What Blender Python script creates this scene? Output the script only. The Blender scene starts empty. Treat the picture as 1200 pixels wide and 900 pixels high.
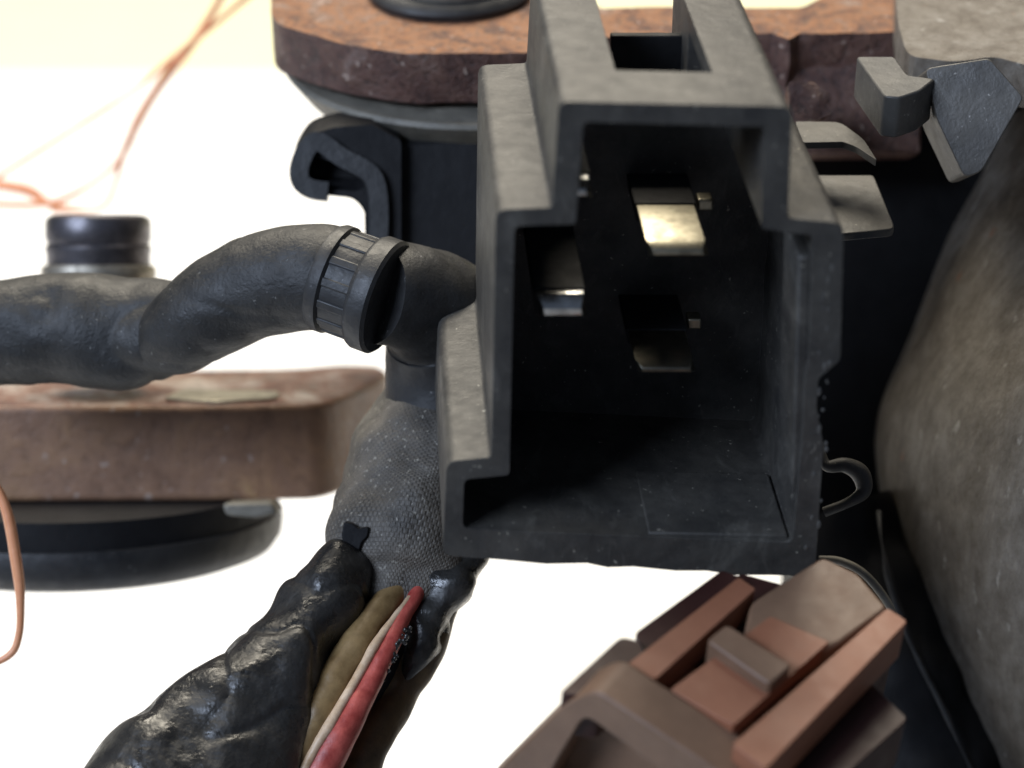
import bpy, bmesh, math, random
from mathutils import Vector, Matrix, noise

random.seed(7)
R = math.radians
scene = bpy.context.scene
COL = scene.collection
scene.unit_settings.scale_length = 0.01          # one unit is a centimetre

# ------------------------------------------------------------------ camera
F = 2500.0                                        # focal length in photo pixels (1200 wide)
PITCH = math.atan2(1400.0, F)
fwd = Vector((0, math.cos(PITCH), -math.sin(PITCH)))
right = Vector((1, 0, 0))
upv = Vector((0, math.sin(PITCH), math.cos(PITCH)))
CAM = Vector((0, -13 * math.cos(PITCH), 9.0 + 13 * math.sin(PITCH)))
cd = bpy.data.cameras.new('camera')
cd.sensor_width = 36.0
cd.lens = F * 36.0 / 1200.0
cd.clip_start = 0.5
cd.clip_end = 2000
cd.dof.use_dof = True
cd.dof.focus_distance = 14.6
cd.dof.aperture_fstop = cd.lens * 1e-3 / 0.26
cam = bpy.data.objects.new('camera', cd)
COL.objects.link(cam)
cam.location = CAM
cam.rotation_euler = (math.pi / 2 - PITCH, 0, 0)
scene.camera = cam

# ------------------------------------------------------------------ light
w = bpy.data.worlds.new('World')
scene.world = w
w.use_nodes = True
bg = w.node_tree.nodes['Background']
bg.inputs['Color'].default_value = (0.55, 0.70, 1.0, 1)
bg.inputs['Strength'].default_value = 0.10


def area(name, loc, target, sx, sy, power, col):
    l = bpy.data.lights.new(name, 'AREA')
    l.shape = 'RECTANGLE'
    l.size = sx
    l.size_y = sy
    l.energy = power
    l.color = col
    o = bpy.data.objects.new(name, l)
    COL.objects.link(o)
    o.location = loc
    o.rotation_euler = (Vector(target) - Vector(loc)).to_track_quat('-Z', 'Y').to_euler()
    return o


area('window_light', (-5, 36, 50), (0, 3, 8), 44, 24, 55000, (1.0, 0.91, 0.75))
area('fill_light', (-36, -28, 42), (0, 3, 8), 26, 20, 33000, (0.66, 0.78, 1.0))  # added fill lamp: lifts the front faces, leaves the cavity back dark

vs = scene.view_settings
vs.view_transform = 'Standard'
vs.look = 'None'
vs.exposure = 0.0
vs.gamma = 1.0
vs.use_curve_mapping = False
scene.cycles.max_bounces = 8
scene.cycles.use_denoising = True


# ------------------------------------------------------------------ helpers
def P(x, y, d):
    """world point seen at photo pixel x, y at a depth of d cm"""
    return CAM + d * (fwd + (x - 600) / F * right + (450 - y) / F * upv)


def px(d, n):
    return n * d / F


def hit(x, y, o, n):
    r = fwd + (x - 600) / F * right + (450 - y) / F * upv
    t = (o - CAM).dot(n) / r.dot(n)
    return CAM + r * t


def root_loc(o):
    v = Vector((0, 0, 0))
    while o is not None:
        v += o.location
        o = o.parent
    return v


def tag(o, label=None, cat=None, group=None, kind=None):
    if label: o['label'] = label
    if cat: o['category'] = cat
    if group: o['group'] = group
    if kind: o['kind'] = kind
    return o


def thing(name, loc, label, cat, group=None):
    o = bpy.data.objects.new(name, None)
    o.empty_display_size = 0.2
    COL.objects.link(o)
    o.location = loc
    return tag(o, label, cat, group)


def obj(name, bm, mats, parent=None, bevel=0, segs=2, smooth=True, angle=38):
    bmesh.ops.recalc_face_normals(bm, faces=bm.faces[:])
    if parent is not None:
        off = root_loc(parent)
    else:
        xs = [v.co for v in bm.verts]
        off = Vector((sum(v.x for v in xs) / len(xs), sum(v.y for v in xs) / len(xs), min(v.z for v in xs)))
    bmesh.ops.translate(bm, verts=bm.verts[:], vec=-off)
    me = bpy.data.meshes.new(name)
    bm.to_mesh(me)
    bm.free()
    for m in (mats if isinstance(mats, (list, tuple)) else [mats]):
        me.materials.append(m)
    o = bpy.data.objects.new(name, me)
    COL.objects.link(o)
    if parent is not None:
        o.parent = parent
    else:
        o.location = off
    if bevel:
        b = o.modifiers.new('bevel', 'BEVEL')
        b.width = bevel
        b.segments = segs
        b.limit_method = 'ANGLE'
        b.angle_limit = R(32)
        b.harden_normals = False
    if smooth:
        me.shade_smooth()
        me.set_sharp_from_angle(angle=R(angle)) if not bevel else me.set_sharp_from_angle(angle=R(60))
    return o


def rounded(pts, segs=3):
    """pts: (x, y, r) corners -> polygon with rounded corners"""
    out = []
    n = len(pts)
    for i in range(n):
        p = Vector(pts[i][:2]); r = pts[i][2] if len(pts[i]) > 2 else 0
        if r <= 0:
            out.append((p.x, p.y)); continue
        a = Vector(pts[i - 1][:2]) - p
        b = Vector(pts[(i + 1) % n][:2]) - p
        ra = min(r, a.length * .45); rb = min(r, b.length * .45)
        s = p + a.normalized() * ra
        e = p + b.normalized() * rb
        for k in range(segs + 1):
            t = k / segs
            q = s * (1 - t) ** 2 + p * 2 * t * (1 - t) + e * t * t
            out.append((q.x, q.y))
    return out


def add_prism(bm, pts, ext, top_mat=None):
    a = [bm.verts.new(p) for p in pts]
    b = [bm.verts.new(p + ext) for p in pts]
    n = len(a)
    f = bm.faces.new(a)
    if top_mat is not None: f.material_index = top_mat
    bm.faces.new(b[::-1])
    for i in range(n):
        bm.faces.new((a[i], b[i], b[(i + 1) % n], a[(i + 1) % n]))
    return bm


def prism(pts, ext, top_mat=None):
    return add_prism(bmesh.new(), pts, ext, top_mat)


def add_shell(bm, outer, inner, ext_out, ext_in):
    """cup: rim between outer and inner outlines, closed back"""
    n = len(outer)
    O = [bm.verts.new(p) for p in outer]
    I = [bm.verts.new(p) for p in inner]
    OB = [bm.verts.new(p + ext_out) for p in outer]
    IB = [bm.verts.new(p + ext_in) for p in inner]
    for i in range(n):
        j = (i + 1) % n
        bm.faces.new((O[i], O[j], I[j], I[i]))
        bm.faces.new((O[i], OB[i], OB[j], O[j]))
        bm.faces.new((I[i], I[j], IB[j], IB[i]))
    bm.faces.new(OB)
    bm.faces.new(IB[::-1])
    return bm


def catmull(pts, sub):
    """pts: list of tuples of equal length -> denser list"""
    out = []
    n = len(pts)
    for i in range(n - 1):
        p0 = pts[max(i - 1, 0)]; p1 = pts[i]; p2 = pts[i + 1]; p3 = pts[min(i + 2, n - 1)]
        for k in range(sub):
            t = k / sub
            out.append(tuple(.5 * (2 * b + (c - a) * t + (2 * a - 5 * b + 4 * c - d) * t * t + (3 * b - a - 3 * c + d) * t ** 3)
                             for a, b, c, d in zip(p0, p1, p2, p3)))
    out.append(tuple(pts[-1]))
    return out


def add_tube(bm, path, segs=24, sub=6, wob=0.0, wfreq=3.0, wfunc=None, cap=True, uvz=1.0, ridge=0.0, rfreq=3.0):
    """path: (x px, y px, depth, radius px)"""
    dense = catmull(path, sub)
    C = [P(a, b, c) for a, b, c, r in dense]
    Rr = [px(c, r) for a, b, c, r in dense]
    uvl = bm.loops.layers.uv.verify()
    rings = []
    nrm = None
    length = 0
    lens = []
    for i, c in enumerate(C):
        t = (C[min(i + 1, len(C) - 1)] - C[max(i - 1, 0)]).normalized()
        if nrm is None:
            nrm = (-fwd - t * t.dot(-fwd)).normalized()
        nrm = (nrm - t * t.dot(nrm)).normalized()
        bn = t.cross(nrm)
        if i: length += (C[i] - C[i - 1]).length
        lens.append(length)
        ring = []
        for k in range(segs):
            a = 2 * math.pi * k / segs
            d = nrm * math.cos(a) + bn * math.sin(a)
            r = Rr[i]
            if wfunc: r *= wfunc(i / (len(C) - 1), a, length)
            p = c + d * r
            if wob:
                p += d * wob * noise.noise(p * wfreq) + d * wob * .5 * noise.noise(p * wfreq * 2.3 + Vector((5, 1, 2)))
            if ridge:
                p -= d * ridge * (1 - min(1, 5.5 * abs(noise.noise(p * rfreq + Vector((2, 8, 4)))))) ** 2
            ring.append(bm.verts.new(p))
        rings.append(ring)
    for i in range(len(rings) - 1):
        for k in range(segs):
            f = bm.faces.new((rings[i][k], rings[i][(k + 1) % segs], rings[i + 1][(k + 1) % segs], rings[i + 1][k]))
            us = (k / segs, (k + 1) / segs, (k + 1) / segs, k / segs)
            vsx = (lens[i], lens[i], lens[i + 1], lens[i + 1])
            for lp, u, v in zip(f.loops, us, vsx):
                lp[uvl].uv = (u, v * uvz)
    if cap:
        bm.faces.new(rings[0][::-1])
        bm.faces.new(rings[-1])
    return bm


def tube(path, **k):
    return add_tube(bmesh.new(), path, **k)


def lathe(profile, o, axis, segs=48, ribs=None, closed=False):
    """profile: (radius, height) along axis from o"""
    bm = bmesh.new()
    ax = axis.normalized()
    e1 = ax.cross(Vector((0.31, -0.2, .93)) if abs(ax.z) < .9 else Vector((1, 0, 0))).normalized()
    e2 = ax.cross(e1)
    rings = []
    for r, h in profile:
        if r < 1e-6:
            rings.append([bm.verts.new(o + ax * h)]); continue
        ring = []
        for k in range(segs):
            a = 2 * math.pi * k / segs
            rr = r * (ribs(a, h) if ribs else 1)
            ring.append(bm.verts.new(o + ax * h + (e1 * math.cos(a) + e2 * math.sin(a)) * rr))
        rings.append(ring)
    n = len(rings)
    for i in range(n if closed else n - 1):
        A, B = rings[i], rings[(i + 1) % n]
        for k in range(segs):
            j = (k + 1) % segs
            if len(A) == 1 and len(B) == 1: continue
            if len(A) == 1: bm.faces.new((A[0], B[j], B[k]))
            elif len(B) == 1: bm.faces.new((A[k], A[j], B[0]))
            else: bm.faces.new((A[k], A[j], B[j], B[k]))
    if not closed:
        if len(rings[0]) > 1: bm.faces.new(rings[0][::-1])
        if len(rings[-1]) > 1: bm.faces.new(rings[-1])
    return bm


def grid_noise(bm, amp, freq, cuts=0):
    for v in bm.verts:
        v.co += Vector((noise.noise(v.co * freq), noise.noise(v.co * freq + Vector((7, 3, 1))), noise.noise(v.co * freq + Vector((1, 9, 4))))) * amp


def boolean_cut(o, cutter_bm):
    me = bpy.data.meshes.new('cut')
    bmesh.ops.recalc_face_normals(cutter_bm, faces=cutter_bm.faces[:])
    cutter_bm.to_mesh(me); cutter_bm.free()
    c = bpy.data.objects.new('cut', me)
    COL.objects.link(c)
    c.matrix_world = Matrix.Translation((0, 0, 0))
    m = o.modifiers.new('cut', 'BOOLEAN')
    m.operation = 'DIFFERENCE'
    m.solver = 'EXACT'
    m.object = c
    bpy.context.view_layer.update()
    dg = bpy.context.evaluated_depsgraph_get()
    new = bpy.data.meshes.new_from_object(o.evaluated_get(dg))
    o.modifiers.remove(m)
    old = o.data
    o.data = new
    new.name = old.name
    bpy.data.objects.remove(c)
    return o


# ------------------------------------------------------------------ materials
def mat(name):
    m = bpy.data.materials.new(name)
    m.use_nodes = True
    nt = m.node_tree
    b = nt.nodes['Principled BSDF']
    return m, nt, b


def N(nt, t, **kw):
    n = nt.nodes.new(t)
    for k, v in kw.items():
        if k in n.inputs: n.inputs[k].default_value = v
        else: setattr(n, k, v)
    return n


def coords(nt, scale=(1, 1, 1), uv=False):
    tc = N(nt, 'ShaderNodeTexCoord')
    mp = N(nt, 'ShaderNodeMapping')
    mp.inputs['Scale'].default_value = scale
    nt.links.new(tc.outputs['UV' if uv else 'Object'], mp.inputs['Vector'])
    return mp.outputs['Vector']


def noise_tex(nt, vec, scale, detail=6, rough=.6, dist=0.0):
    n = N(nt, 'ShaderNodeTexNoise')
    n.inputs['Scale'].default_value = scale
    n.inputs['Detail'].default_value = detail
    n.inputs['Roughness'].default_value = rough
    n.inputs['Distortion'].default_value = dist
    nt.links.new(vec, n.inputs['Vector'])
    return n.outputs['Fac']


def ramp(nt, fac, stops):
    r = N(nt, 'ShaderNodeValToRGB')
    e = r.color_ramp.elements
    while len(e) < len(stops): e.new(.5)
    for el, (p, c) in zip(e, stops):
        el.position = p
        el.color = (*c, 1) if len(c) == 3 else c
    nt.links.new(fac, r.inputs['Fac'])
    return r.outputs['Color']


def mix(nt, fac, a, b, blend='MIX'):
    m = N(nt, 'ShaderNodeMix', data_type='RGBA', blend_type=blend)
    for s, i in ((fac, 0), (a, 6), (b, 7)):
        if hasattr(s, 'is_output'): nt.links.new(s, m.inputs[i])
        elif i == 0: m.inputs[0].default_value = s
        else: m.inputs[i].default_value = (*s, 1)
    return m.outputs[2]


def bump(nt, b, h, strength=.3, dist=.01, prev=None):
    n = N(nt, 'ShaderNodeBump')
    n.inputs['Strength'].default_value = strength
    n.inputs['Distance'].default_value = dist
    nt.links.new(h, n.inputs['Height'])
    if prev is not None: nt.links.new(prev, n.inputs['Normal'])
    nt.links.new(n.outputs['Normal'], b.inputs['Normal'])
    return n.outputs['Normal']


def grey(v): return (v, v, v)


def plastic(name, c0, c1, rough=(.42, .62), speck=None, scale=4.0, bstr=.25, spec=.5, streak=(1, 1, 1)):
    m, nt, b = mat(name)
    v = coords(nt, streak)
    n1 = noise_tex(nt, v, scale, 8, .65)
    col = ramp(nt, n1, [(.3, c0), (.7, c1)])
    if speck:
        n2 = noise_tex(nt, coords(nt), 26, 3, .5)
        fac = ramp(nt, n2, [(.69, grey(0)), (.75, grey(1))])
        col = mix(nt, fac, col, speck)
    nt.links.new(col, b.inputs['Base Color'])
    n3 = noise_tex(nt, v, scale * 2.7, 6, .6)
    rr = ramp(nt, n3, [(.3, grey(rough[0])), (.75, grey(rough[1]))])
    nt.links.new(rr, b.inputs['Roughness'])
    n4 = noise_tex(nt, coords(nt), 45, 5, .6)
    p = bump(nt, b, n4, bstr, .012)
    n5 = noise_tex(nt, v, 7, 3, .5)
    bump(nt, b, n5, bstr * .7, .05, p)
    b.inputs['Specular IOR Level'].default_value = spec
    return m


M = {}
M['plastic'] = plastic('black_plastic', (.022, .021, .020), (.070, .065, .056), (.44, .66), (.30, .28, .23), 3.0)
nt = M['plastic'].node_tree
b = nt.nodes['Principled BSDF']
src = b.inputs['Base Color'].links[0].from_socket
ns = noise_tex(nt, coords(nt, (1.6, .7, .7)), 2.4, 7, .7, 1.2)
nt.links.new(mix(nt, ramp(nt, ns, [(.56, grey(0)), (.74, grey(.6))]), src, (.135, .128, .112)), b.inputs['Base Color'])
M['plastic_dark_shade'] = plastic('dark_shade_plastic', (.007, .007, .008), (.013, .013, .014), (.5, .7), None, 3.0, .2, .2)  # near black: dark parts, and deep shade painted into gaps
M['root_shade'] = plastic('blade_shade_plastic', (.014, .014, .015), (.026, .026, .027), (.55, .75), None, 3.0, .2, .25)  # cavity shade over the blade roots, put into the colour
M['plastic_grey'] = plastic('dusty_grey_plastic', (.05, .049, .047), (.10, .095, .085), (.45, .65), (.3, .28, .25), 3.5)
M['rubber'] = plastic('black_rubber', (.012, .012, .013), (.032, .032, .032), (.40, .62), (.12, .12, .12), 4)
M['rubber_grey'] = plastic('grey_rubber', (.11, .102, .084), (.20, .185, .15), (.5, .7), (.3, .28, .24), 5)
M['tape_cable'] = plastic('worn_cloth_tape', (.008, .008, .0082), (.026, .025, .023), (.45, .68), (.14, .14, .13), 2.5, .5)
M['gloss_tape'] = plastic('sticky_vinyl_tape', (.007, .0068, .0066), (.034, .032, .029), (.07, .70), None, 2.4, .3, .6)
nt = M['gloss_tape'].node_tree
for nd in nt.nodes:
    if nd.type == 'BUMP' and nd.inputs['Distance'].default_value > .04:
        nd.inputs['Distance'].default_value = .07
        nd.inputs['Strength'].default_value = .4
        nd.inputs['Height'].links[0].from_node.inputs['Scale'].default_value = 5.5
        nd.inputs['Height'].links[0].from_node.inputs['Detail'].default_value = 3
M['cover'] = plastic('scuffed_slate_plastic', (.050, .045, .039), (.125, .113, .095), (.4, .6), (.3, .28, .25), 2.0)
M['brown'] = plastic('brown_plastic', (.24, .092, .048), (.33, .134, .072), (.42, .6), None, 2.0, .12)
M['brown_shaded'] = plastic('shaded_brown_plastic', (.030, .009, .007), (.050, .016, .012), (.4, .55), None, 2.0, .12)  # shaded copy of the brown plastic for body and flanks
M['brown_grey'] = plastic('greyed_brown_plastic', (.15, .086, .052), (.22, .130, .080), (.45, .6), None, 2.5, .12)

# woven tape (uv runs round and along the bundle)
m, nt, b = mat('woven_tape')
v = coords(nt, (1, 1, 1), uv=True)
wv = N(nt, 'ShaderNodeTexBrick')
wv.inputs['Scale'].default_value = 1
wv.inputs['Brick Width'].default_value = .012
wv.inputs['Row Height'].default_value = .022
wv.inputs['Mortar Size'].default_value = .003
wv.inputs['Mortar Smooth'].default_value = .8
wv.inputs['Color1'].default_value = (1, 1, 1, 1)
wv.inputs['Color2'].default_value = (.7, .7, .7, 1)
wv.inputs['Mortar'].default_value = (0, 0, 0, 1)
nt.links.new(v, wv.inputs['Vector'])
vo = coords(nt)
n1 = noise_tex(nt, vo, 3.0, 6, .6)
c1 = ramp(nt, n1, [(.3, (.05, .044, .037)), (.72, (.155, .135, .11))])
wm = ramp(nt, noise_tex(nt, vo, 2.2, 3, .5), [(.42, grey(0)), (.62, grey(.6))])
c2 = mix(nt, wm, c1, wv.outputs['Color'], 'MULTIPLY')
n2 = noise_tex(nt, vo, 30, 3, .5)
sp = ramp(nt, n2, [(.62, grey(0)), (.70, grey(1))])
c3 = mix(nt, sp, c2, (.26, .24, .20))
nt.links.new(c3, b.inputs['Base Color'])
b.inputs['Roughness'].default_value = .56
p = bump(nt, b, wv.outputs['Color'], .5, .012)
bump(nt, b, noise_tex(nt, vo, 6, 5, .6), .5, .06, p)
M['woven'] = m


def rust(name, stops, rough, scale=5, bs=.7, stretch=(1, 1, 1), pit=.45, patch=None):
    m, nt, b = mat(name)
    v = coords(nt, stretch)
    n1 = noise_tex(nt, v, scale, 10, .72, .4)
    c = ramp(nt, n1, stops)
    n2 = noise_tex(nt, v, scale * 5, 4, .6)
    d = ramp(nt, n2, [(.34, grey(pit)), (.5, grey(1))])
    c = mix(nt, 1.0, c, d, 'MULTIPLY')
    n6 = noise_tex(nt, v, scale * 4.3, 3, .5)
    fl = ramp(nt, n6, [(.66, grey(0)), (.72, grey(1))])
    c = mix(nt, fl, c, (.42, .32, .26))
    nt.links.new(c, b.inputs['Base Color'])
    if patch:
        n8 = noise_tex(nt, v, 1.3, 5, .65)
        c = mix(nt, ramp(nt, n8, [(.44, grey(0)), (.60, grey(.85))]), c, patch)
    r = ramp(nt, n2, [(.3, grey(rough[0])), (.7, grey(rough[1]))])
    nt.links.new(r, b.inputs['Roughness'])
    p = bump(nt, b, n1, bs, .06)
    bump(nt, b, n2, bs * .8, .03, p)
    return m


M['rust_top'] = rust('orange_rust', [(.32, (.05, .026, .02)), (.43, (.17, .075, .042)), (.52, (.31, .135, .055)), (.60, (.24, .14, .095)), (.72, (.44, .32, .25))], (.6, .85), 3.4, patch=(.17, .115, .09))
M['rust_edge'] = rust('dark_rust', [(.28, (.04, .018, .016)), (.46, (.11, .053, .040)), (.6, (.16, .085, .062)), (.75, (.28, .215, .185))], (.32, .62), 4.0)
M['rust_brown'] = rust('brown_painted_rust', [(.30, (.17, .088, .05)), (.48, (.27, .15, .09)), (.62, (.33, .185, .10)), (.76, (.46, .30, .13))], (.45, .65), 2.0, .4, (1, 1, 1), .82)
M['rust_low_top'] = rust('peeled_rust', [(.36, (.08, .035, .03)), (.48, (.20, .09, .06)), (.56, (.36, .28, .24)), (.68, (.55, .50, .46))], (.4, .7), 1.8, .4, (1, .6, 1))

m, nt, b = mat('cast_metal')
v = coords(nt, (1, 1, .7))
n1 = noise_tex(nt, v, 4.2, 10, .76)
c = ramp(nt, n1, [(.34, (.10, .080, .060)), (.5, (.178, .154, .125)), (.66, (.27, .246, .212))])
n2 = noise_tex(nt, coords(nt, (1, 1, .4)), 9, 4, .6)
fl = ramp(nt, n2, [(.64, grey(0)), (.72, grey(.8))])
c = mix(nt, fl, c, (.40, .38, .34))
n3 = noise_tex(nt, coords(nt, (1, 1, .5)), 3.2, 3, .5)
fr = ramp(nt, n3, [(.70, grey(0)), (.74, grey(1))])
c = mix(nt, fr, c, (.26, .13, .08))
nt.links.new(c, b.inputs['Base Color'])
b.inputs['Metallic'].default_value = .15
nt.links.new(ramp(nt, n2, [(.3, grey(.42)), (.7, grey(.65))]), b.inputs['Roughness'])
p = bump(nt, b, n1, .6, .08)
bump(nt, b, noise_tex(nt, v, 22, 5, .6), .35, .02, p)
M['cast'] = m


def metal(name, col, rough, met=1.0):
    m, nt, b = mat(name)
    n1 = noise_tex(nt, coords(nt), 8, 5, .6)
    c = ramp(nt, n1, [(.35, tuple(x * .55 for x in col)), (.6, col)])
    nt.links.new(c, b.inputs['Base Color'])
    b.inputs['Metallic'].default_value = met
    nt.links.new(ramp(nt, n1, [(.3, grey(rough + .15)), (.65, grey(rough))]), b.inputs['Roughness'])
    bump(nt, b, noise_tex(nt, coords(nt), 25, 3, .5), .15, .01)
    return m


M['tin'] = metal('tinned_brass', (.50, .46, .35), .36)
M['tin_glint'] = metal('glint_tin', (.85, .84, .80), .16)  # blade metal lightened to paint the glint on the left tips
M['tin_shaded'] = metal('shaded_brass', (.26, .24, .19), .30)  # blade metal darkened to paint the shade on the lower blade
M['copper'] = plastic('lacquered_copper', (.72, .26, .11), (.88, .42, .22), (.3, .45), None, 4, .1)
M['steel'] = metal('dull_dark_steel', (.16, .15, .16), .34, .8)
M['steel_pale'] = metal('dirty_steel', (.42, .38, .31), .4, .7)


def simple(name, c0, c1, rough=.5, scale=4, streak=(1, 1, 1)):
    return plastic(name, c0, c1, (rough - .08, rough + .1), None, scale, .2, .4, streak)


M['wire_tan'] = simple('tan_insulation', (.13, .078, .03), (.30, .20, .09), .42, 6)
M['wire_dark'] = simple('brown_grey_insulation', (.07, .055, .045), (.12, .10, .085), .45, 3)
M['wire_red'] = simple('red_insulation', (.26, .03, .024), (.60, .13, .10), .42, 7)
M['wire_cream'] = simple('cream_stripe', (.40, .25, .13), (.75, .58, .42), .42, 7)
M['wire_ochre'] = simple('ochre_dirty_insulation', (.05, .034, .018), (.15, .095, .042), .5, 5)
M['paper'] = simple('white_paper', (.84, .84, .83), (.88, .88, .87), .7, 2)
M['card'] = simple('cream_card', (.80, .79, .53), (.82, .81, .55), .7, 1)
M['table'] = simple('grey_laminate', (.16, .165, .17), (.20, .20, .205), .5, 1)


# ------------------------------------------------------------------ setting
def sheet(name, x0, x1, y0, y1, z, th, mt, bevel=0.0):
    bm = bmesh.new()
    add_prism(bm, [Vector((x0, y0, z)), Vector((x1, y0, z)), Vector((x1, y1, z)), Vector((x0, y1, z))], Vector((0, 0, -th)))
    return obj(name, bm, mt, None, bevel)


tbl = sheet('table', -110, 110, -60, 140, -.05, 2.0, M['table'])
tag(tbl, kind='structure')
pap = sheet('paper_sheet', -26, 30, -3, 28.7, 0.0, .04, M['paper'])
tag(pap, 'plain white paper sheet lying under all the salvaged parts', 'paper')

crd = sheet('cream_card', -60, 60, 28.74, 100, -.006, .04, M['card'])
tag(crd, 'pale cream card lying flat beyond the far edge of the white paper', 'card')

# ------------------------------------------------------------------ main connector
Adir = (right * (435 - 600) + upv * 1400 + fwd * F).normalized()
Vup = (Vector((0, 0, 1)) - Adir * Adir.z).normalized()
Wdir = Adir.cross(Vup).normalized()
K0 = P(760, 450, 13.0)


def K(x, y, t=0.0):
    return hit(x, y, K0 + Adir * t, Adir)


outer = rounded([(655, 119, 12), (929, 125, 14), (923, 256, 5), (989, 262, 12), (985, 422, 5), (959, 444, 5), (957, 478, 5), (965, 520, 6),
                 (955, 676, 16), (905, 674), (862, 674), (828, 669), (792, 669), (742, 664), (712, 665), (688, 660), (640, 661), (588, 656), (519, 651, 10),
                 (523, 541, 12), (576, 536, 5), (581, 246, 12), (647, 243, 5)])
inner = rounded([(684, 143, 8), (897, 149, 9), (892, 268, 5), (953, 276, 8), (948, 422, 5), (944, 444, 5), (942, 478, 5), (940, 520, 6),
                 (929, 636, 10), (905, 635), (860, 633), (826, 632), (790, 630), (740, 628), (712, 627), (690, 626), (640, 624), (590, 622), (542, 619, 8),
                 (544, 562, 7), (597, 557, 5), (603, 265, 8), (675, 263, 5)])
con = thing('socket_connector', K(760, 665), 'black plastic socket connector with an open stepped mouth and metal blades', 'connector')
bm = bmesh.new()
add_shell(bm, [K(*p) for p in outer], [K(*p) for p in inner], Adir * 2.35, Adir * 1.55)
shell = obj('shell', bm, M['plastic'], con, 0)
# open slot between the two guide arms
base = root_loc(con)
cb = bmesh.new()
s0 = K(724, 83, .0)
cut = [K(714 + 18, 83 + 37, 0), K(826 + 24, 83 + 37, 0), K(826 + 24, 60, 0), K(714 + 18, 60, 0)]
lo = [c + Adir * .52 - Vup * .72 for c in cut[:2]] + [c + Adir * .52 + Vup * .5 for c in cut[:2]][::-1]
add_prism(cb, lo, Adir * 2.5)
boolean_cut(shell, cb)
cb = bmesh.new()
lo = [K(800, 140, 1.95), K(990, 140, 1.95), K(990, -60, 1.95), K(800, -60, 1.95)]
add_prism(cb, lo, Adir * 1.0)
boolean_cut(shell, cb)
bv = shell.modifiers.new('bevel', 'BEVEL')
bv.width = .022; bv.segments = 3; bv.limit_method = 'ANGLE'; bv.angle_limit = R(50)
shell.data.shade_smooth()
shell.data.set_sharp_from_angle(angle=R(60))

def blade(x0, x1, yt, yb, t, length, ch=.07):
    a, b_, c, d = K(x0, yt, t), K(x1, yt, t), K(x1 - 4, yb, t), K(x0 + 4, yb, t)
    bm = bmesh.new()
    th = (a - d).length
    up1 = (a - d).normalized()
    x = (b_ - a).normalized()
    wd = (b_ - a).length
    prof = [(.0, .30), (.0, .62), (ch, 1.0), (length, 1.0), (length, 0.0), (ch, 0.0)]
    L_, R_ = [], []
    for dep, h in prof:
        ins = .035 if dep == 0 else 0
        q = d - x * 0.0 + Adir * dep + up1 * th * h
        L_.append(bm.verts.new(q + x * ins))
        R_.append(bm.verts.new(q + x * (wd - ins)))
    n = len(prof)
    bm.faces.new(L_); bm.faces.new(R_[::-1])
    for i in range(n):
        bm.faces.new((L_[i], L_[(i + 1) % n], R_[(i + 1) % n], R_[i]))
    return bm


for (x0, x1, yt, yb, t, ch, root_shade) in ((757, 829, 286, 305, .50, .07, 1.08), (744, 814, 426, 441, .60, .07, 1.05), (628, 686, 350, 378, .30, .075, .42), (666, 692, 214, 236, .32, .07, .44)):
    obj('blade', blade(x0, x1, yt, yb, t, root_shade - t + .05, ch), M['tin'] if x0 > 750 else M['tin_shaded'] if x0 > 700 else M['tin_glint'], con, .008)
    pts = [K(x, y, t) + Adir * (root_shade - t) for x, y in ((x0 - 2, yt - 2), (x1 + 2, yt - 2), (x1 + 1, yb + 2), (x0 + 1, yb + 2))]
    obj('blade_shade', prism(pts, Adir * (1.6 - root_shade)), M['root_shade'], con, .01)  # dark block painting the shade where the blade runs back
for (x0, x1, y0, y1, t) in ((818, 836, 234, 247, 1.15), (806, 822, 374, 386, 1.2)):
    obj('locking_tab', prism([K(x0, y0, t), K(x1, y0, t), K(x1, y1, t), K(x0, y1, t)], Adir * .12), M['tin'], con, .012)
obj('slot_shade', prism([K(716, 42, 1.85), K(838, 42, 1.85), K(838, 125, 1.85), K(716, 125, 1.85)], Adir * .07), M['plastic_dark_shade'], con, .01)  # added black sheet, paints the shade seen through the slot
# shallow step on the cavity floor and ribs on the right wall
obj('floor_step', prism([K(760, 634, .03) - Vup * .01, K(925, 637, .03) - Vup * .01, K(923, 627, .03), K(760, 624, .03)], Adir * .75), M['plastic'], con, .012)
obj('wall_rib', prism([K(935, 300, .06), K(952, 300, .06), K(941, 632, .06), K(926, 632, .06)], Adir * .5), M['plastic'], con, .02)
# ragged moulding flash along the rim
bm = bmesh.new()
for i in range(34):
    y = random.uniform(300, 650)
    x = 974 - (y - 300) * .06 + random.uniform(-10, 8)
    bmesh.ops.create_icosphere(bm, subdivisions=1, radius=random.uniform(.006, .018), matrix=Matrix.Translation(K(x, y, .002)) @ Matrix.Diagonal((1, .6, random.uniform(1, 2.6), 1)))
o = obj('moulding_flash', bm, M['plastic_grey'], con)
o['kind'] = 'stuff'

# ------------------------------------------------------------------ upper rusty plate
Z = Vector((0, 0, 1))
zp = P(540, 62, 16.4)


def H(x, y, o=zp, n=Z): return hit(x, y, o, n)


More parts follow.
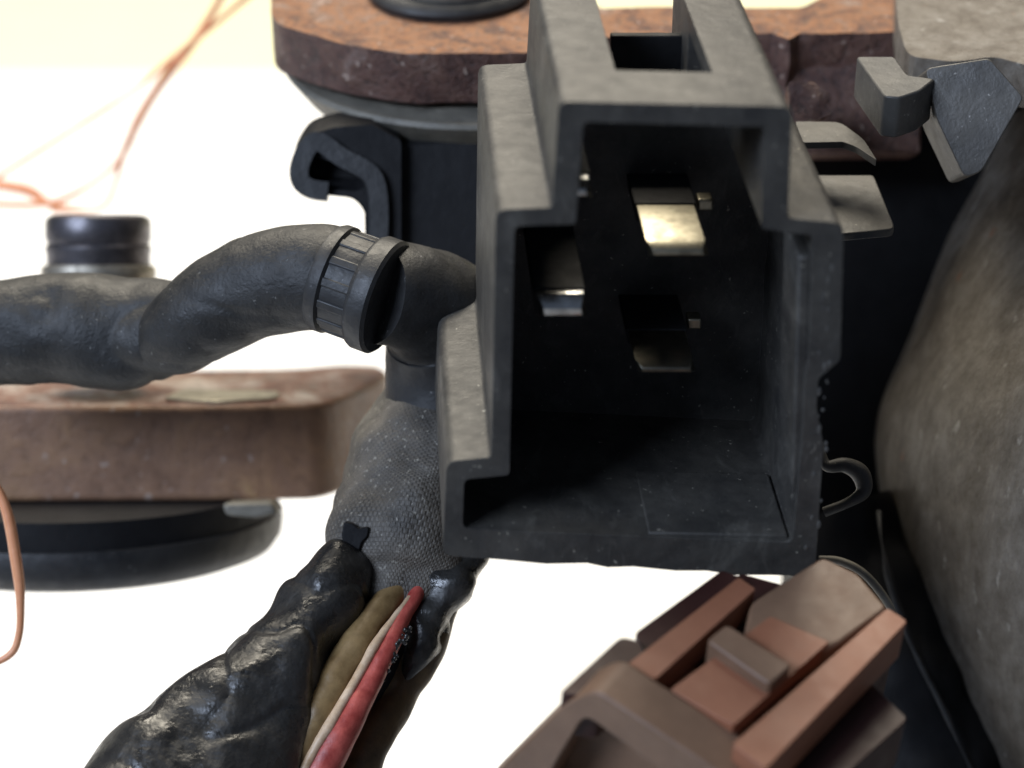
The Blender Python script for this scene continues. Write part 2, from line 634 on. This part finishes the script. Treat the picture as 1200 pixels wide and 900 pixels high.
plate = thing('rusty_plate', H(700, 60) - Z * .4, 'thick rusty steel plate with orange top behind the black socket connector', 'metal plate')
top = rounded([(316, -120, 0), (319, 26, 14), (398, 52, 25), (482, 64, 30), (622, 61, 20), (716, 42, 10), (905, 40, 0), (925, 46, 0), (936, 40, 0), (1010, 38, 0), (1120, 36, 0), (1120, -40, 0),
               (985, -12, 10), (940, 8, 8), (700, 9, 8), (655, -12, 10), (630, -120, 0)], 4)
bm = bmesh.new()
add_prism(bm, [H(*p) for p in top], Z * -.40, 0)
for f in bm.faces:
    f.normal_update()
    f.material_index = 0 if abs(f.normal.z) > .6 else 1
bmesh.ops.triangulate(bm, faces=[f for f in bm.faces if len(f.verts) > 4])
bmesh.ops.subdivide_edges(bm, edges=bm.edges[:], cuts=3, use_grid_fill=True)
for v in bm.verts:
    v.co += Vector((noise.noise(v.co * 4), noise.noise(v.co * 4 + Vector((3, 3, 3))), .5 * noise.noise(v.co * 5))) * .025
obj('slab', bm, [M['rust_top'], M['rust_edge']], plate, .03)
obj('lug', prism([P(*p, 16.9) for p in ((860, 80), (1080, 70), (1080, 180), (860, 180))], fwd * .5), M['rust_edge'], plate, .03)
bm = prism([P(x, y, 16.1) for x, y in rounded([(926, 98, 6), (955, 96, 10), (972, 108, 8), (976, 132, 8), (955, 142, 8), (922, 140, 4)])], fwd * .4)
bmesh.ops.triangulate(bm, faces=bm.faces[:])
bmesh.ops.subdivide_edges(bm, edges=bm.edges[:], cuts=3, use_grid_fill=True)
for v in bm.verts:
    v.co += noise.noise_vector(v.co * 8) * .03
obj('rust_scale', bm, M['rust_edge'], plate)

# bushing through that plate
bc = H(527, -6)
bush = thing('rubber_bushing', bc - Z * .75, 'black rubber bushing set through the rusty plate, wide grey cone below', 'bushing')
r0 = px(16.9, 98)
obj('collar', lathe([(r0 * .60, .02), (r0, .0), (r0 * 1.02, .05), (r0 * .97, .10), (r0 * .86, .13), (r0 * .80, .10), (r0 * .62, .10)], bc, Z, 64), M['rubber'], bush)
obj('domed_head', lathe([(r0 * .84, .10), (r0 * .86, .18), (r0 * .80, .24), (r0 * .5, .29), (0, .31)], bc, Z, 64), M['rubber_grey'], bush)
cc = H(556, 60, zp - Z * .46)
rc = px(16.3, 243)
obj('cone', lathe([(rc * .5, -.01), (rc * .985, -.015), (rc, -.05), (rc * .985, -.08), (rc * .90, -.26), (rc * .80, -.42), (rc * .72, -.56), (rc * .66, -.72), (rc * .3, -.95)], cc, Z, 96), M['rubber_grey'], bush)

# ------------------------------------------------------------------ cable clip with a hook
clip = thing('cable_clip', P(470, 300, 15.0), 'black plastic clip with an open hook under the rubber cone', 'clip')
q0 = P(440, 220, 16.45)
qn = fwd
outl = rounded([(341, 206, 10), (347, 182, 10), (362, 158, 12), (392, 149, 8), (436, 146, 0), (470, 165, 4), (470, 300, 4), (428, 300, 4), (428, 247, 10), (414, 232, 8), (366, 227, 10), (347, 221, 8)])
inl = rounded([(362, 205, 6), (364, 189, 4), (370, 183, 6), (390, 190, 6), (418, 205, 0), (423, 207, 4), (426, 211, 4), (427, 216, 4), (426, 220, 6), (420, 224, 6), (372, 222, 6), (364, 219, 4)])
bm = bmesh.new()
add_shell(bm, [hit(*p, q0, qn) for p in outl], [hit(*p, q0, qn) for p in inl], Adir * .30, Adir * .25)
obj('hook', bm, M['plastic_dark_shade'], clip, .02)
rim = [(384, 224), (364, 221), (352, 212), (351, 194), (361, 172), (374, 166), (400, 184), (428, 199), (440, 214), (444, 245), (443, 285)]
bm = bmesh.new()
rp = catmull(rim, 4)
L_, R_ = [], []
for i, (x, y) in enumerate(rp):
    a = Vector(rp[max(i - 1, 0)]); b2 = Vector(rp[min(i + 1, len(rp) - 1)])
    t = (b2 - a).normalized(); n2 = Vector((-t.y, t.x))
    L_.append((x + n2.x * 11, y + n2.y * 11)); R_.append((x - n2.x * 11, y - n2.y * 11))
for i in range(len(rp) - 1):
    pass
add_prism(bm, [hit(*p, q0 - fwd * .07, qn) for p in L_ + R_[::-1]], fwd * .12)
obj('front_rib', bm, M['rubber'], clip, .02)
obj('body', prism([hit(*p, q0 + fwd * .12, qn) for p in rounded([(440, 172, 6), (600, 160, 0), (600, 380, 0), (440, 360, 8)])], Adir * .16), M['plastic_dark_shade'], clip, .03)

# ------------------------------------------------------------------ harness
har = thing('wiring_harness', P(330, 440, 15.6), 'black taped wiring harness bending round the clip with coloured wires showing through a split', 'wiring harness')


def fold(t, a, l):
    s = (l * .75 + a * .16 + .05 * math.sin(3 * a)) % 1.0
    return .97 + .04 * math.sin(9 * t + 2 * a) + .02 * math.sin(17 * t - a) + .075 * (max(0, s - .1) ** 2 if s < .86 else .58 * (1 - s) / .14)


bm = tube([(-90, 390, 16.1, 66), (-20, 389, 16.0, 65), (50, 389, 15.9, 64), (120, 390, 15.8, 64), (180, 388, 15.7, 61), (225, 378, 15.6, 55), (268, 354, 15.4, 50)],
          segs=72, sub=22, wob=.04, wfreq=1.6, wfunc=fold, ridge=.035, rfreq=1.2)
obj('taped_run', bm, M['tape_cable'], har)
bm = tube([(160, 412, 15.7, 24), (200, 396, 15.5, 46), (245, 366, 15.35, 56), (290, 340, 15.25, 60), (335, 328, 15.15, 63), (378, 326, 15.05, 62), (420, 336, 15.0, 58)],
          segs=72, sub=18, wob=.02, wfreq=2.0, ridge=.014, rfreq=1.4)
obj('sleeve', bm, M['tape_cable'], har)
# ribbed collar
c0, c1 = P(384, 324, 15.0), P(456, 350, 14.88)
ax = (c1 - c0).normalized()
Lc = (c1 - c0).length
rr = px(14.9, 63)
obj('collar', lathe([(rr * .85, 0), (rr * 1.0, 0.0), (rr * 1.04, .03), (rr * 1.04, .09), (rr * .97, .11), (rr * .97, Lc * .62), (rr * 1.06, Lc * .66), (rr * 1.10, Lc * .72), (rr * 1.10, Lc * .95), (rr * 1.04, Lc), (rr * .8, Lc)],
                    c0, ax, 96), M['rubber'], har)
bm = bmesh.new()
e1 = ax.cross(Z).normalized(); e2 = ax.cross(e1)
for k in range(14):
    a = 2 * math.pi * k / 14
    d = e1 * math.cos(a) + e2 * math.sin(a); tt = -e1 * math.sin(a) + e2 * math.cos(a)
    o0 = c0 + ax * .10 + d * rr * .95
    bm2 = [o0 - tt * .035, o0 + tt * .035, o0 + tt * .03 + d * .018, o0 - tt * .03 + d * .018]
    add_prism(bm, bm2, ax * Lc * .56)
obj('collar_rib', bm, M['rubber'], har, .01)
bm = tube([(440, 343, 14.95, 61), (484, 350, 15.15, 64), (518, 374, 15.45, 72), (528, 430, 15.7, 75), (522, 500, 15.8, 74)], segs=48, sub=12, wob=.015, wfreq=3)
obj('conduit', bm, M['rubber'], har)
# woven tape branch


def branch(t, a, l):
    return 1 + .05 * math.sin(3 * a + 5 * t) + .03 * math.sin(5 * a - 9 * t)


bm = tube([(560, 420, 15.9, 60), (530, 470, 15.85, 72), (505, 530, 15.75, 90), (485, 590, 15.6, 90), (472, 640, 15.4, 86), (466, 680, 15.3, 70), (462, 712, 15.2, 50), (460, 724, 15.2, 30)],
          segs=64, sub=12, wob=.05, wfreq=2.2, wfunc=branch)
obj('woven_branch', bm, M['woven'], har)
# torn hole in the tape, its shaded inside painted as a black plug
bm = bmesh.new()
add_prism(bm, [P(x, y, 14.97) for x, y in rounded([(403, 611, 3), (413, 613, 2), (420, 619, 2), (433, 617, 3), (431, 629, 2), (424, 636, 2), (421, 646, 3), (411, 651, 3), (404, 642, 2), (400, 628, 3)], 2)], fwd * .25)
obj('torn_hole_shade', bm, M['plastic_dark_shade'], har, .01)
# sticky vinyl tape, peeled open on the lower left


def lump(t, a, l):
    return 1 + .07 * math.sin(2 * a + 7 * t) + .05 * math.sin(3 * a - 14 * t + 1) + .02 * math.sin(5 * a + 21 * t)


bm = tube([(424, 650, 15.4, 14), (410, 668, 15.15, 34), (386, 694, 14.95, 48), (356, 738, 14.8, 50), (322, 790, 14.65, 64), (284, 848, 14.5, 80), (232, 915, 14.4, 98), (150, 1010, 14.3, 108), (40, 1120, 14.2, 110)],
          segs=110, sub=22, wob=.09, wfreq=1.3, wfunc=lump, ridge=.022, rfreq=2.0)
for v in bm.verts:
    v.co += Vector((1, 1, 1)) * .018 * noise.noise(v.co * 4.5)
obj('vinyl_tape', bm, M['gloss_tape'], har)
bm = tube([(528, 630, 15.4, 44), (518, 680, 15.2, 44), (502, 722, 15.1, 34), (488, 760, 15.02, 24), (474, 796, 14.95, 15), (460, 830, 14.92, 6)], segs=32, sub=8, wob=.1, wfreq=3)
obj('tape_edge', bm, M['gloss_tape'], har)
# wires in the split
obj('split_shade', tube([(462, 690, 15.35, 52), (445, 745, 15.25, 58), (422, 800, 15.15, 56), (396, 860, 15.1, 52), (360, 940, 15.0, 50), (300, 1060, 14.9, 50)], segs=32, sub=6, wob=.04, wfreq=3), M['plastic_dark_shade'], har)  # added dark filler, paints the shaded gap behind the wires
obj('wire', tube([(474, 680, 15.1, 16), (442, 720, 14.86, 18), (416, 758, 14.70, 20), (390, 802, 14.58, 21), (366, 850, 14.47, 21), (342, 910, 14.4, 20), (290, 1060, 14.3, 20)], segs=28, sub=8, wob=.012, wfreq=5), M['wire_tan'], har)['label'] = 'tan wire in the split'
obj('wire', tube([(492, 690, 15.0, 8), (471, 727, 14.78, 9), (458, 754, 14.68, 12), (432, 802, 14.56, 14), (406, 850, 14.46, 18), (376, 902, 14.4, 22), (300, 1060, 14.3, 22)], segs=28, sub=10, wob=.010, wfreq=5), M['wire_red'], har)['label'] = 'red wire in the split'
st = har.children[-1]
obj('stripe', tube([(480, 700, 14.90, 3), (460, 728, 14.74, 5), (441, 754, 14.62, 6), (414, 802, 14.50, 6), (386, 850, 14.38, 6.5), (358, 898, 14.31, 6), (285, 1040, 14.2, 6)], segs=16, sub=8, wob=.006, wfreq=8), M['wire_cream'], st)
obj('wire', tube([(520, 700, 15.3, 22), (496, 755, 15.1, 26), (466, 815, 15.0, 24), (438, 865, 14.85, 25), (416, 910, 14.8, 27), (350, 1050, 14.7, 28)], segs=32, sub=10, wob=.025, wfreq=3), M['wire_ochre'], har)['label'] = 'grimy ochre wire in the split'
# tar crumbs along the red wire
bm = bmesh.new()
for i in range(46):
    t = random.random()
    x = 478 - 46 * t + random.uniform(-5, 5); y = 738 + 80 * t + random.uniform(-4, 4)
    s = random.uniform(.006, .020)
    mtx = Matrix.Translation(P(x, y, 14.66 - .12 * t)) @ Matrix.Diagonal((1, .8, 1.3, 1))
    bmesh.ops.create_icosphere(bm, subdivisions=2, radius=s, matrix=mtx)
o = obj('tar_crumbs', bm, M['gloss_tape'], har)
o['kind'] = 'stuff'

# ------------------------------------------------------------------ lower left plate, stud and rubber foot (this group leans back)
lean = R(21)
up2 = Vector((0, math.sin(lean), math.cos(lean)))
l0 = P(200, 470, 17.6)


def Lh(x, y, dz=0.0): return hit(x, y, l0 + up2 * dz, up2)


low = thing('lower_bracket', Lh(200, 470) - up2 * .8, 'brown rusty bracket bar with rounded end on the left, peeled pale on top', 'bracket')
ptop = rounded([(-120, 476, 0), (250, 475, 0), (388, 473, 30), (458, 438, 16), (446, 428, 8), (400, 427, 8), (340, 432, 20), (-120, 438, 0)], 5)
th = px(17.6, 112) / math.cos(PITCH - lean)
bm = bmesh.new()
add_prism(bm, [Lh(*p) for p in ptop], -up2 * th)
for f in bm.faces:
    f.normal_update()
    f.material_index = 0 if abs(f.normal.dot(up2)) > .6 else 1
obj('bar', bm, [M['rust_low_top'], M['rust_brown']], low, .05, 3)
bm = prism([Lh(x, y, .03) for x, y in rounded([(190, 466, 8), (215, 455, 8), (330, 458, 10), (322, 466, 8), (250, 470, 10)])], -up2 * .04)
obj('paint_flake', bm, M['steel_pale'], low, .01)

# stud
up3 = Vector((0, math.sin(R(26)), math.cos(R(26))))
sc = P(116, 345, 18.0)
stud = thing('threaded_stud', sc, 'short dark steel stud with a pale collar rising behind the taped cable', 'stud')
rs = px(18, 61)
obj('shank', lathe([(rs * .2, -.5), (rs * .98, -.5), (rs * .98, .34), (rs * 1.0, .36), (rs * 1.0, .40), (rs * .96, .42), (rs * .98, .45), (rs * 1.0, .47), (rs * 1.0, .60), (rs * .97, .64), (rs * .86, .665), (rs * .82, .645), (0, .645)], sc, up3, 64), M['steel'], stud)
obj('collar', lathe([(rs * .9, .12), (rs * 1.06, .12), (rs * 1.09, .15), (rs * 1.09, .20), (rs * 1.06, .24), (rs * .96, .25)], sc, up3, 64), M['steel_pale'], stud)

# rubber foot under the bar
fc = Lh(95, 458, 0) - up2 * (th + .005)
rf = px(17.8, 238)
foot = thing('round_pad', fc - up2 * .7, 'round black rubber foot under the brown bracket bar', 'rubber foot')
obj('pad', lathe([(rf * .4, -.20), (rf * .93, -.20), (rf * .99, -.24), (rf, -.32), (rf * .99, -.44), (rf * .95, -.54), (rf * .86, -.60), (rf * .4, -.62)], fc, up2, 96), M['rubber'], foot)
obj('neck', lathe([(rf * .5, 0), (rf * .975, 0), (rf * .975, -.26), (rf * .5, -.26)], fc, up2, 96), M['plastic_dark_shade'], foot)
obj('washer_tab', prism([P(260, 590, 16.9), P(318, 588, 16.95), P(326, 602, 16.95), P(300, 607, 16.9), P(264, 604, 16.9)], fwd * .5), M['rubber_grey'], foot, .03)

# ------------------------------------------------------------------ cast housing on the right
hx = P(1640, 550, 17.3)
hous = thing('cast_housing', Vector((hx.x, hx.y, 0)), 'large grey cast metal housing with pitted curved side at the right', 'housing')
hax = (upv * .99 + right * .0 + fwd * .1).normalized()
edge = [(130, 1195), (215, 1150), (300, 1108), (400, 1068), (480, 1038), (540, 1033), (620, 1042), (700, 1062), (800, 1103), (900, 1146), (1000, 1196)]
edge = catmull(edge, 5)
bot = -hx.z / hax.z
prof = [(px(17.3, 330), px(17.3, 440))]
for y, x in edge:
    prof.append((px(17.3, 1640 - x), px(17.3, 550 - y)))
for k in range(1, 9):
    prof.append((px(17.3, 444), px(17.3, 550 - 1000) * (1 - k / 8) + bot * k / 8))
bm = lathe(prof, hx, hax, 160)
for v in bm.verts:
    d = (v.co - hx).normalized()
    v.co += d * (.025 * noise.noise(v.co * 1.1) + .012 * noise.noise(v.co * 3.5))
obj('barrel', bm, M['cast'], hous)
# top boss
bm = bmesh.new()
bp = rounded([(1052, -90, 20), (1050, 20, 30), (1064, 66, 16), (1110, 72, 10), (1165, 66, 10), (1300, 110, 0), (1300, -90, 0)], 4)
bz = P(1100, 66, 15.6)
add_prism(bm, [hit(*p, bz, Z) for p in bp], Z * -.30)
bmesh.ops.triangulate(bm, faces=[f for f in bm.faces if len(f.verts) > 4])
bmesh.ops.subdivide_edges(bm, edges=bm.edges[:], cuts=4, use_grid_fill=True)
for v in bm.verts: v.co += Vector((0, 0, 1)) * .05 * noise.noise(v.co * 2.5)
obj('boss', bm, M['cast'], hous, .06, 3)
# folded lip along the barrel
lip = [(1030, 600, 16.6, 2), (1034, 640, 16.4, 3), (1048, 700, 16.3, 3.5), (1068, 755, 16.3, 3.5), (1096, 812, 16.3, 3.5), (1140, 905, 16.3, 4), (1180, 990, 16.3, 4)]
obj('seam_lip', tube(lip, segs=20, sub=6, wob=.02, wfreq=3), M['rubber'], hous)

# dark angular cover against the housing
cov = thing('angular_cover', P(1150, 205, 15.0), 'dark slate angular plastic cover wedged beside the grey housing boss', 'cover')
cq = P(1150, 130, 14.7)
cn = (fwd + right * .25).normalized()
obj('cover_face', prism([hit(*p, cq, cn) for p in rounded([(1084, 80, 8), (1160, 68, 6), (1200, 114, 6), (1150, 202, 8), (1130, 208, 8), (1098, 140, 6)])], fwd * .5), M['cover'], cov, .07, 4)

# ------------------------------------------------------------------ switch body between connector and housing
sw = thing('switch_body', P(1010, 640, 15.8), 'black plastic switch body squeezed between the socket connector and grey housing', 'switch')
sq = P(1010, 400, 17.6)
obj('recess_shade', prism([hit(*p, sq, fwd) for p in rounded([(930, 170, 0), (1010, 140, 0), (1085, 100, 0), (1270, 70, 0), (1270, 360, 0), (1140, 420, 10), (1110, 520, 8), (1100, 700, 6), (930, 700, 0)])], fwd * .8), M['plastic_dark_shade'], sw, .03)  # black sheet painting the shade of the deep recess
za = P(985, 240, 15.0)
obj('ledge', prism([hit(*p, za, Z) for p in rounded([(950, 205, 3), (1024, 205, 4), (1050, 268, 8), (985, 274, 3)])], Z * -.06), M['plastic_grey'], sw, .015)
zb = P(970, 150, 15.2)
obj('ledge', prism([hit(*p, zb, Z) for p in rounded([(932, 142, 3), (985, 143, 8), (1012, 163, 6), (1028, 188, 3), (1004, 172, 4), (988, 166, 3), (940, 167, 3)])], Z * -.05), M['plastic_grey'], sw, .012)
zc = P(1050, 90, 14.8)
obj('tab', prism([hit(*p, zc, Z) for p in rounded([(1003, 66, 4), (1048, 66, 4), (1064, 88, 3), (1096, 92, 4), (1078, 106, 4), (1054, 114, 4), (1036, 112, 4)])], Z * -.30), M['plastic_grey'], sw, .02)
obj('loop', tube([(958, 520, 14.9, 6), (968, 545, 14.85, 7), (990, 545, 14.85, 9), (1008, 555, 14.85, 11), (1012, 575, 14.85, 9), (996, 588, 14.85, 6), (966, 600, 14.9, 6)], segs=16, sub=6), M['plastic'], sw)

# rubber boot at the lower right
boot = thing('rubber_boot', P(1050, 900, 15.6), 'crumpled black rubber boot beside the housing behind the brown connector', 'boot')
obj('sleeve', tube([(975, 600, 17.0, 62), (1010, 690, 16.9, 72), (1040, 770, 16.9, 80), (1072, 850, 16.9, 85), (1100, 930, 16.9, 88), (1130, 1040, 16.9, 90)], segs=40, sub=8, wob=.10, wfreq=2), M['plastic_dark_shade'], boot)
obj('lip', tube([(960, 655, 15.0, 4), (985, 658, 14.95, 5), (1012, 672, 14.9, 5), (1036, 700, 14.9, 5), (1052, 730, 14.9, 4)], segs=12, sub=6), M['rubber_grey'], boot)

# ------------------------------------------------------------------ brown connector
def cam2w(r, dn, fw): return (right * r - upv * dn + fwd * fw).normalized()


N2 = cam2w(.05, -.78, -.62)
A2 = cam2w(.60, -.56, .753)
A2 = (A2 - N2 * A2.dot(N2)).normalized()
b0 = P(800, 790, 12.6)


def B(x, y, h=0.0): return hit(x, y, b0 + N2 * h, N2)


brn = thing('brown_connector', B(800, 850, -.9), 'brown plastic connector lying tilted below the black socket, latch side up', 'connector')
body = rounded([(742, 775, 6), (885, 668, 4), (1050, 700, 4), (1066, 726, 6), (880, 915, 4), (760, 860, 4)])
# body
obj('body', prism([B(*p, -.22) for p in rounded([(768, 752, 8), (868, 672, 4), (1058, 722, 4), (930, 858, 6)])], -N2 * .75), M['brown_shaded'], brn, .03)
obj('rail', prism([B(*p, .04) for p in rounded([(733, 780, 5), (866, 676, 3), (886, 690, 3), (768, 796, 4)])], -N2 * .22), M['brown'], brn, .02)
obj('rail', prism([B(*p, .06) for p in rounded([(858, 872, 5), (1040, 712, 4), (1064, 728, 5), (897, 902, 6)])], -N2 * .30), M['brown'], brn, .03, 3)
obj('latch', prism([B(*p, .02) for p in rounded([(785, 808, 4), (903, 722, 3), (972, 752, 3), (860, 850, 4)])], -N2 * .12), M['brown'], brn, .02)
obj('latch_step', prism([B(*p, .11) for p in rounded([(828, 750, 6), (852, 731, 6), (928, 779, 5), (902, 802, 6)])], -N2 * .2), M['brown_grey'], brn, .02)
obj('rear_plate', prism([B(*p, .0) for p in rounded([(880, 706, 8), (964, 652, 8), (1006, 672, 6), (1040, 712, 5), (985, 752, 3), (925, 780, 4), (872, 742, 4)])], -N2 * .2), M['brown_grey'], brn, .02)
# collar round the mouth
mo = B(690, 812, .06)
mn = A2


def Mh(x, y, t=0.0): return hit(x, y, mo + A2 * t, A2)


mouth_o = rounded([(552, 935, 10), (660, 826, 8), (696, 808, 14), (890, 938, 10), (850, 1020, 12), (640, 1020, 12)])
mouth_i = rounded([(625, 945, 8), (655, 888, 8), (684, 838, 14), (830, 944, 8), (810, 995, 8), (670, 995, 8)])
bm = bmesh.new()
add_shell(bm, [Mh(*p) for p in mouth_o], [Mh(*p) for p in mouth_i], A2 * .32, A2 * .8)
obj('collar', bm, M['brown_grey'], brn, .03, 3)
# left flank steps
obj('flank', prism([B(*p, -.06) for p in rounded([(656, 812, 6), (728, 746, 8), (750, 752, 5), (756, 770, 4), (704, 818, 6)])], -N2 * .35), M['brown_shaded'], brn, .03)
obj('flank', prism([B(*p, -.12) for p in rounded([(744, 742, 5), (846, 668, 4), (868, 676, 4), (760, 770, 5)])], -N2 * .4), M['brown_shaded'], brn, .03)
obj('flank', prism([B(*p, -.30) for p in rounded([(900, 905, 5), (1020, 800, 4), (1064, 842, 6), (960, 935, 6)])], -N2 * .4), M['brown_shaded'], brn, .03)

# ------------------------------------------------------------------ loose copper strands
strands = [
    ('long thin copper strand rising from the left edge to the top', [(-40, 232, 21, 2), (0, 206, 21, 2), (60, 168, 21, 2), (120, 130, 21, 2), (165, 100, 21, 2.4), (200, 70, 21, 3), (240, 38, 21, 3), (300, -12, 21, 3)]),
    ('copper strand curving down from the top and looping to the left edge', [(268, -20, 21.2, 4), (245, 22, 21.2, 4), (215, 66, 21.2, 4), (185, 104, 21.2, 4), (162, 140, 21.2, 4), (146, 178, 21.2, 3), (122, 205, 21.2, 2), (80, 231, 21.2, 2.4), (40, 240, 21.2, 3), (-30, 238, 21.2, 3)]),
    ('short copper strand hanging down toward the dark stud', [(205, 68, 20.9, 3), (180, 110, 20.9, 4), (158, 150, 20.9, 3.5), (144, 182, 20.9, 3), (136, 212, 20.9, 2.2), (118, 244, 20.9, 2.2), (60, 246, 20.9, 2)]),
    ('orange copper strand lying flat above the stud', [(-30, 212, 21.4, 5), (10, 218, 21.4, 6), (35, 224, 21.4, 6), (60, 240, 21.4, 4), (100, 247, 21.4, 2)]),
    ('pinkish copper strand dropping in front of the rubber foot', [(-40, 540, 15.6, 4), (-8, 566, 15.6, 4.5), (8, 600, 15.6, 5), (18, 650, 15.6, 5), (24, 700, 15.6, 4.5), (22, 745, 15.6, 4), (8, 770, 15.6, 3.5), (-40, 790, 15.6, 3)]),
]
for lab, pth in strands:
    pth = [(a, b2, c, r * 1.2) for a, b2, c, r in pth]
    tag(obj('copper_strand', tube(pth, segs=10, sub=8, wob=.01, wfreq=2), M['copper']), lab, 'wire', 'loose copper strands')
